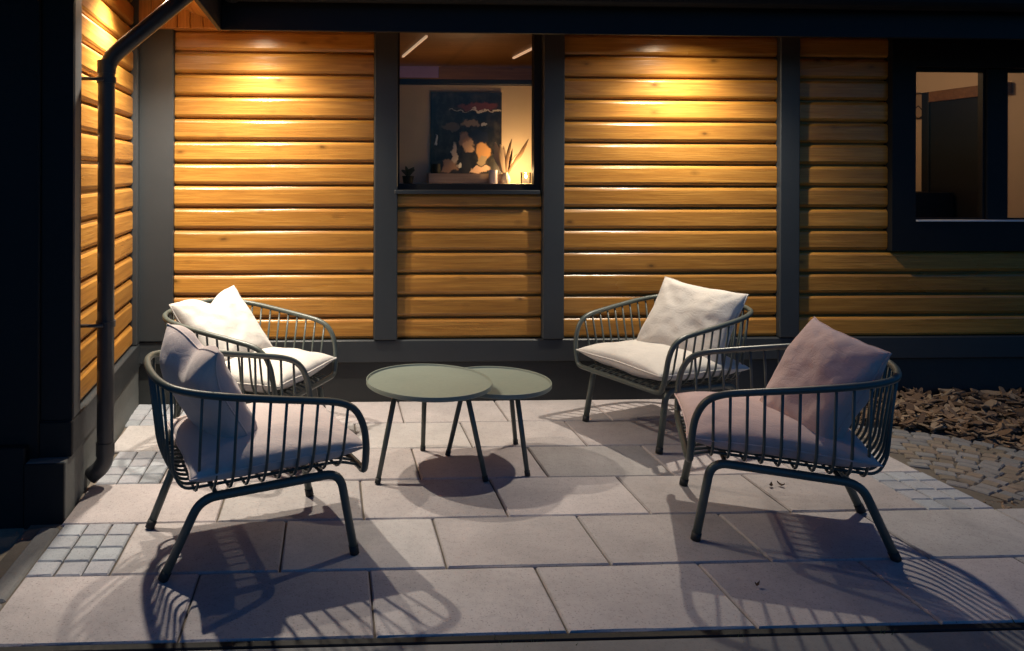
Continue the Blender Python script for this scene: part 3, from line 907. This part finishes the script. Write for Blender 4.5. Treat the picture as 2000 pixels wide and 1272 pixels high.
# ================================================================== RIGHT-HAND PATH AND MULCH
edge = [(2.80, 4.36), (3.07, 4.28), (3.40, 4.09), (3.62, 3.85), (3.80, 3.45), (3.90, 2.9), (3.92, 2.3)]
ec = catmull([Vector((a, b, 0)) for a, b in edge], 12)
path_o = link('path', mesh_from('path', [(PX1 + .021, 2.33, -.017), (4.6, 2.33, -.017), (4.6, 4.45, -.017), (PX1 + .021, 4.45, -.017)], [(0, 1, 2, 3)]), M['sand'])
tag(path_o, kind='structure')
SM = [slab_mesh(.066, .056, 300 + s) for s in range(5)] + [slab_mesh(.086, .056, 310 + s) for s in range(3)]
SW = [.066] * 5 + [.086] * 3
def poly_len(P):
    s = [0]
    for i in range(1, len(P)): s.append(s[-1] + (P[i] - P[i - 1]).length)
    return s
cnt = 0
for row in range(0, 22):
    off = .03 + row * .0625
    P = []
    for i in range(len(ec)):
        a, b = ec[max(0, i - 1)], ec[min(len(ec) - 1, i + 1)]
        tg = (b - a).normalized(); nn = Vector((tg.y, -tg.x, 0))
        P.append(ec[i] + nn * off)
    S = poly_len(P); s = random.uniform(0, .05)
    while s < S[-1] - .1:
        q = random.randrange(8) if row else random.randrange(5, 8)
        sm = s + SW[q] / 2
        i = max(k for k in range(len(S)) if S[k] <= sm); i = min(i, len(P) - 2)
        f_ = (sm - S[i]) / max(1e-6, S[i + 1] - S[i])
        p = P[i].lerp(P[i + 1], f_); tg = P[i + 1] - P[i]
        if p.x > PX1 + .055 and p.x < 4.0 and p.y > 3.46 - 1.0 * (p.x - 2.87) and cnt < 300:
            mw = Matrix.Translation((p.x, p.y, random.uniform(-.010, -.005))) @ Matrix.Rotation(math.atan2(tg.y, tg.x) + random.uniform(-.05, .05), 4, 'Z') \
                @ Matrix.Rotation(random.uniform(-.05, .05), 4, 'X') @ Matrix.Rotation(random.uniform(-.05, .05), 4, 'Y')
            link('sett', SM[q], M['kerb'] if row == 0 else M['sett'], path_o, mw); cnt += 1
        s += SW[q] + .006
# bark mulch: nobody could count it
def edge_y(x):
    best = None
    for p in ec:
        if best is None or abs(p.x - x) < abs(best.x - x): best = p
    return best
def chip_field(name, n, test, size, zfun, mats, seed, lift=.05):
    rnd = random.Random(seed); verts, faces, mi = [], [], []
    tries = 0; made = 0
    while made < n and tries < n * 30:
        tries += 1
        p = test(rnd)
        if p is None: continue
        Ln = rnd.uniform(*size); Wd = Ln * rnd.uniform(.22, .5); Th = rnd.uniform(.004, .010)
        rot = Matrix.Rotation(rnd.uniform(0, 6.28), 4, 'Z') @ Matrix.Rotation(rnd.uniform(-.5, .5), 4, 'Y') @ Matrix.Rotation(rnd.uniform(-.6, .6), 4, 'X')
        z = zfun(p[0], p[1]) + rnd.uniform(0, lift)
        b = len(verts); curl = rnd.uniform(-.25, .4) * Ln
        prof = [(-.5, .55), (-.2, .95), (.15, 1.0), (.5, .5)]
        for (a, wd) in prof:
            cx = a * Ln; zc = curl * (a * a)
            for sy in (-1, 1):
                jw = Wd / 2 * wd * rnd.uniform(.75, 1.15)
                for sz in (-1, 1):
                    v = rot @ Vector((cx, sy * jw, zc + sz * Th / 2)); verts.append((p[0] + v.x, p[1] + v.y, z + v.z))
        m_ = rnd.randrange(len(mats))
        def fadd(f): faces.append(tuple(b + k for k in f)); mi.append(m_)
        for s in range(3):
            a, c2 = s * 4, s * 4 + 4
            fadd((a + 1, a + 3, c2 + 3, c2 + 1)); fadd((a, c2, c2 + 2, a + 2)); fadd((a, a + 1, c2 + 1, c2)); fadd((a + 2, c2 + 2, c2 + 3, a + 3))
        fadd((0, 2, 3, 1)); fadd((12, 13, 15, 14))
        made += 1
    me = mesh_from(name, verts, faces); fix_normals(me)
    for mm in mats: me.materials.append(mm)
    for p_, k_ in zip(me.polygons, mi): p_.material_index = k_
    o = bpy.data.objects.new(name, me); COL.objects.link(o); return o
BARK = [mat_plain('bark_%d' % k, c_, .85, .3, 30, .8, .004) for k, c_ in enumerate([(.13, .075, .042), (.20, .125, .075), (.085, .048, .028), (.27, .19, .125), (.16, .10, .065)])]
MPOLY = [(p.x + .004, p.y + .004) for p in ec if p.x > 2.88] + [(6.2, 2.3), (6.2, 4.79), (2.885, 4.79)]
def mulch_test(rnd):
    x = rnd.uniform(2.885, 5.6); y = rnd.uniform(3.0, 4.79); ins = False
    for i in range(len(MPOLY)):
        (xa, ya), (xb, yb) = MPOLY[i], MPOLY[i - 1]
        if (ya > y) != (yb > y) and x < (xb - xa) * (y - ya) / (yb - ya) + xa: ins = not ins
    return (x, y) if ins else None
ml = chip_field('bark_mulch', 3800, mulch_test, (.045, .125), lambda x, y: -.02 + .03 * noise.noise(Vector((x * 2, y * 2, 0))), BARK, 5, .055)
tag(ml, 'brown bark chips filling the bed between the path and the dark wall', 'mulch', None, 'stuff')
bed = link('mulch_bed', mesh_from('mulch_bed', [(2.885, 4.30, -.028), (3.1, 4.28, -.028), (3.43, 4.09, -.028), (3.66, 3.85, -.028), (3.85, 3.45, -.028), (4.0, 2.3, -.028), (7, 2.3, -.028), (7, 4.8, -.028), (2.885, 4.8, -.028)], [tuple(range(9))]), M['soil'])
tag(bed, kind='structure')
# litter and crumbs on the soil right of the patio corner
lt = chip_field('leaf_litter', 160, lambda r_: (lambda x, y: (x, y) if y < 3.44 - 1.0 * (x - 2.87) else None)(r_.uniform(2.90, 3.5), r_.uniform(2.7, 3.44)), (.02, .05), lambda x, y: -.028, BARK, 9, .012)
tag(lt, 'scattered bark crumbs on the soil beside the patio corner', 'litter', None, 'stuff')

# grass along the front edging
gv, gf = [], []
rg = random.Random(3)
for k in range(4400):
    if k < 4200:
        x, y = rg.uniform(-1.5, 4.6), rg.uniform(1.75, 2.19)
    else:
        x = rg.choice([.55, .62, .7, 1.25, 1.3, 1.75, 2.3, 2.5, 2.75]) + rg.gauss(0, .04); y = rg.uniform(2.3402, 2.3422)
    h_ = rg.uniform(.02, .055) * (1.7 if k >= 4200 else 1); a = rg.uniform(0, 6.28); w_ = .0022
    lx, ly = rg.gauss(0, .018), rg.gauss(0, .018)
    b = len(gv)
    gv += [(x - w_ * math.cos(a), y - w_ * math.sin(a), -.075), (x + w_ * math.cos(a), y + w_ * math.sin(a), -.075),
           (x + lx * .4 + w_ * .7 * math.cos(a), y + ly * .4 + w_ * .7 * math.sin(a), -.075 + h_ * .6), (x + lx, y + ly, -.075 + h_)]
    gf += [(b, b + 1, b + 2), (b, b + 2, b + 3)]
gr = link('grass', mesh_from('grass', gv, gf), mat_plain('grass_blade', (.06, .085, .03), .6, .4, 40))
tag(gr, 'short grass along the front edge of the patio', 'grass', None, 'stuff')

# ================================================================== BEHIND THE POSTER WINDOW
def poster_mat():
    m, N, L, B = new_mat('poster_print')
    tc = N.new('ShaderNodeTexCoord')
    nz = N.new('ShaderNodeTexNoise'); nz.inputs['Scale'].default_value = 10; nz.inputs['Detail'].default_value = 6
    L.new(tc.outputs['Generated'], nz.inputs['Vector'])
    ad = N.new('ShaderNodeVectorMath'); ad.operation = 'MULTIPLY_ADD'
    L.new(nz.outputs['Color'], ad.inputs[0]); ad.inputs[1].default_value = (.16, 0, .16); L.new(tc.outputs['Generated'], ad.inputs[2])
    sp = N.new('ShaderNodeSeparateXYZ'); L.new(ad.outputs[0], sp.inputs[0])
    c = (.012, .013, .016)
    n2 = tex_noise(N, L, tc.outputs['Generated'], 9, 4)
    c = ramp(N, L, n2, [(.45, (.008, .009, .012)), (.7, (.05, .04, .035))])
    def blob(c, cx, cy, rx, ry, col, soft=.25):
        dx = math_n(N, L, 'DIVIDE', math_n(N, L, 'SUBTRACT', sp.outputs[0], cx + .08), rx)
        dy = math_n(N, L, 'DIVIDE', math_n(N, L, 'SUBTRACT', sp.outputs[2], cy + .08), ry)
        r_ = math_n(N, L, 'SQRT', math_n(N, L, 'ADD', math_n(N, L, 'MULTIPLY', dx, dx), math_n(N, L, 'MULTIPLY', dy, dy)))
        f = ramp(N, L, r_, [(1 - soft, (1, 1, 1)), (1.0, (0, 0, 0))])
        return mixc(N, L, f, c, col)
    for a in ((.66, .83, .30, .055, (.16, .04, .03)), (.72, .775, .20, .012, (.6, .5, .4)), (.4, .775, .16, .008, (.35, .28, .2)), (.93, .785, .07, .012, (.5, .45, .38)),
              (.62, .80, .03, .02, (.55, .45, .4)), (.56, .62, .14, .05, (.26, .18, .12)), (.75, .62, .04, .035, (.45, .42, .40)), (.30, .58, .15, .05, (.10, .07, .05)),
              (.07, .42, .025, .07, (.55, .50, .45)), (.48, .42, .10, .09, (.34, .20, .12)), (.54, .34, .09, .08, (.62, .38, .22)), (.74, .28, .11, .14, (.62, .32, .12)),
              (.72, .17, .08, .06, (.40, .30, .18)), (.34, .25, .05, .14, (.70, .55, .40)), (.42, .12, .05, .04, (.75, .70, .62)), (.24, .10, .16, .09, (.42, .24, .14)),
              (.10, .09, .09, .09, (.03, .025, .025)), (.68, .06, .20, .05, (.70, .45, .30)), (.50, .12, .07, .12, (.02, .02, .024)), (.68, .46, .14, .09, (.012, .014, .03))):
        c = blob(c, *a)
    L.new(c, B.inputs['Base Color']); B.inputs['Roughness'].default_value = .35
    return m
pa, pb = U(841, 341, YP - .012), U(980, 181, YP - .012)
po = box('poster', pa.x, pb.x, YP - .014, YP - .002, pa.z, pb.z, poster_mat(), None, .001)
tag(po, 'dark printed poster hanging on the beige wall behind the window', 'poster')
YL = 5.02
def lx(px): return UX(px, YL, 350)
# long low timber box on the ledge
bx_ = empty('wooden_tray', ((lx(838) + lx(985)) / 2, 5.10, zl)); tag(bx_, 'low beige wooden tray box on the ledge below the poster', 'tray')
wx = (lx(985) - lx(838)) / 2
tw_ = mat_wood('pale_tray_wood', (.40, .25, .16), (.50, .33, .22), (.56, .39, .27), .6)
link('front_board', box_geo(-wx, wx, -.055, -.045, .001, .066, .002), tw_, bx_)
link('back_board', box_geo(-wx, wx, .045, .055, .001, .066, .002), tw_, bx_)
link('base_board', box_geo(-wx + .001, wx - .001, -.0445, .0445, .001, .010, .001), tw_, bx_)
for s in (-1, 1): link('end_board', box_geo(s * wx - (.010 if s > 0 else -.001), s * wx - (.001 if s > 0 else -.010), -.0445, .0445, .0105, .066, .001), tw_, bx_)
def jar(px, w_px, h_px, y, mat, name, label, cat, prof=None):
    x = UX(px, y, 350); sc_ = y / F_PX
    r_ = w_px * sc_ / 2; h_ = h_px * sc_
    prof = prof or [(.0001, .001), (r_ * .9, .001), (r_, .006), (r_, h_), (r_ * .9, h_), (r_ * .88, .01), (.0001, .01)]
    o = lathe(name, prof, mat, None, Matrix.Translation((x, y, zl)), 28)
    tag(o, label, cat); return o
jar(852, 17, 38, 5.16, M['darkdoor'], 'dark_cup', 'small dark cup standing behind the tray at its left end', 'cup')
jar(963, 17, 27, 5.00, mat_plain('lilac_ceramic', (.38, .34, .42), .4), 'ceramic_jar', 'small lilac ceramic jar between the poster and the vase', 'jar')
# dark potted succulent on the left
ps = empty('potted_plant', (UX(797, 5.0, 350), 5.0, zl)); tag(ps, 'small dark potted plant in the left corner of the window ledge', 'plant')
lathe('pot', [(.0001, .001), (.030, .001), (.040, .05), (.036, .05), (.028, .042), (.0001, .042)], M['darkdoor'], ps, None, 24)
gm = mat_plain('dark_leaf', (.045, .05, .028), .6)
def blade_geo(base, tip, w_, bend, n=6):
    base, tip = Vector(base), Vector(tip); ax = tip - base; sd = ax.cross(Vector((0, 1, 0))).normalized()
    v, f = [], []
    for i in range(n + 1):
        t = i / n; p = base + ax * t + Vector(bend) * math.sin(t * PI) ; ww = w_ * (math.sin(PI * (t * .85 + .12)) ** .8)
        v += [p - sd * ww, p + Vector((0, -.003, 0)), p + sd * ww]
    for i in range(n):
        a = i * 3
        f += [(a, a + 1, a + 4, a + 3), (a + 1, a + 2, a + 5, a + 4)]
    return mesh_from('blade', v, f, True)
rp = random.Random(4)
for k in range(12):
    a = k * 2.4; ln = rp.uniform(.04, .075)
    link('leaf', blade_geo((0, 0, .042), (math.cos(a) * .045, math.sin(a) * .04, .042 + ln), .010, (0, 0, .01)), gm, ps)
# vase with dried grasses
vx, vy = UX(988, 5.03, 350), 5.03
vs = empty('dried_grass_vase', (vx, vy, zl)); tag(vs, 'small pale vase of dried grass blades beside the candle', 'vase')
lathe('vase', [(.0001, .001), (.022, .001), (.030, .02), (.024, .05), (.012, .066), (.014, .074), (.010, .074), (.009, .066), (.0001, .03)], mat_plain('pale_vase', (.55, .46, .38), .5), vs, None, 28)
sg = vy / F_PX
dg = mat_plain('dried_blade', (.16, .085, .04), .7, .3); dg2 = mat_plain('dried_plume', (.42, .29, .19), .8, .3)
for (tx, ty, w_, mt) in ((998, 272, 4, dg), (1031, 272, 4.5, dg), (1002, 290, 3, dg), (968, 278, 9, dg2), (976, 262 + 20, 7, dg2), (963, 300, 6, dg2), (1012, 300, 3, dg2), (984, 285, 5, dg2)):
    T_ = U(tx, ty, vy)
    link('blade', blade_geo((0, 0, .055), (T_.x - vx, rp.uniform(-.03, .03), T_.z - zl), w_ * sg, (rp.uniform(-.01, .01), 0, .0)), mt, vs)
# candle in a glass
kx, ky = UX(1027, 4.99, 350), 4.99
kd = empty('candle', (kx, ky, zl)); tag(kd, 'lit candle in a small glass at the right end of the ledge', 'candle')
lathe('glass_cup', [(.0001, .0015), (.032, .0015), (.034, .075), (.0325, .075), (.0305, .006), (.0001, .006)], mat_glass('cup_glass', (.98, .95, .9)), kd, None, 28)
lathe('wax', [(.0001, .0065), (.028, .0065), (.028, .036), (.0001, .033)], mat_emit('wax', (.95, .72, .42), .6), kd, None, 24)
lathe('flame', [(.0001, .036), (.005, .044), (.0058, .050), (.0035, .062), (.0001, .072)], mat_emit('flame', (1.0, .72, .32), 160), kd, None, 12)
l = bpy.data.lights.new('candle_light', 'POINT'); l.energy = 9.0; l.color = (1, .62, .27); l.shadow_soft_size = .012
lo = bpy.data.objects.new('candle_light', l); COL.objects.link(lo); lo.parent = kd; lo.location = (0, 0, .085)

# added lamp, hidden behind the partition, to brighten the room's ceiling
fp = empty('hidden_fill_lamp', (1.05, 6.0, RZ0)); tag(fp, 'added warm fill lamp hidden behind the poster partition to brighten the ceiling', 'lamp')
lathe('base', [(.0001, .001), (.13, .001), (.13, .015), (.012, .022), (.0001, .022)], M['black'], fp, None, 32)
tube('pole', [(0, 0, .02), (0, 0, .9), (0, 0, 1.62)], .011, M['black'], fp, 10)
lathe('shade', [(.12, 1.5), (.17, 1.72), (.168, 1.72), (.118, 1.5)], M['room'], fp, None, 32)
l = bpy.data.lights.new('hidden_fill_light', 'POINT'); l.energy = 9; l.color = (1, .62, .32); l.shadow_soft_size = .05
lo = bpy.data.objects.new('hidden_fill_light', l); COL.objects.link(lo); lo.parent = fp; lo.location = (0, 0, 1.69)

# ================================================================== BEHIND THE CASEMENT WINDOW
q = on_side(1797, 207)
ck = empty('wall_clock', (xw - .001, q.y, q.z)); tag(ck, 'round wall clock with a brass rim seen through the right-hand window', 'clock')
cm = Matrix.Rotation(-PI / 2, 4, 'Y')
lathe('rim', [(.085, 0), (.10, .004), (.104, .018), (.096, .026), (.088, .016), (.085, 0)], M['brass'], ck, cm, 40)
lathe('face', [(.0001, .010), (.0875, .010)], mat_plain('clock_face', (.30, .22, .15), .5), ck, cm, 40)
for ang_, ln in ((.5, .05), (2.4, .07)):
    link('hand', box_geo(-.003, .003, 0, ln, .012, .014, 0), M['black'], ck, cm @ Matrix.Rotation(ang_, 4, 'Z'))
q = on_side(1815, 382)
bw = lathe('bowl', [(.0001, .001), (.04, .001), (.085, .028), (.10, .05), (.094, .05), (.078, .03), (.0001, .012)], M['room'], None, Matrix.Translation((xw - .24, q.y - .0, on_side(1815, 374).z + .0005)), 32)
tag(bw, 'small pale bowl on the dark cabinet behind the right-hand window', 'bowl')
cl = empty('ceiling_lamp', (3.45, 5.45, RZ1)); tag(cl, 'small round glowing ceiling lamp inside the right-hand room', 'lamp')
lathe('base', [(.0001, -.001), (.09, -.001), (.09, -.02), (.0001, -.02)], M['white'], cl, None, 32)
lathe('shade', [(.085, -.021), (.08, -.055), (.05, -.08), (.0001, -.088)], mat_emit('lamp_shade_glow', (1, .7, .42), 4), cl, None, 32)
l = bpy.data.lights.new('ceiling_lamp_light', 'POINT'); l.energy = 15; l.color = (1, .66, .38); l.shadow_soft_size = .06
lo = bpy.data.objects.new('ceiling_lamp_light', l); COL.objects.link(lo); lo.parent = cl; lo.location = (0, 0, -.15)

# ================================================================== CRUMBS ON THE PATIO
def leaf(px, py, rz, ln, label):
    p = G(px, py)
    v, f = [], []
    for i in range(6):
        t = i / 5; w_ = ln * .28 * math.sin(PI * min(.98, t + .02)) ; z = .004 + .012 * (t - .5) ** 2 * 4
        v += [(ln * (t - .5), -w_, z + .006), (ln * (t - .5), 0, z), (ln * (t - .5), w_, z + .006)]
    for i in range(5):
        a = i * 3; f += [(a, a + 1, a + 4, a + 3), (a + 1, a + 2, a + 5, a + 4)]
    o = link('fallen_leaf', mesh_from('leaf', v, f, True), BARK[2], None, Matrix.Translation((p.x, p.y, .001)) @ Matrix.Rotation(rz, 4, 'Z'))
    tag(o, label, 'leaf', 'fallen leaves on the slabs')
leaf(1506, 952, .9, .03, 'tiny dry leaf under the pink armchair, the left of the pair')
leaf(1525, 951, 2.1, .036, 'tiny dry leaf under the pink armchair, the right of the pair')
leaf(1000 + 958 / 2, 760 + 775 / 2, .3, .022, 'tiny pale leaf on the slab in front of the pink armchair')
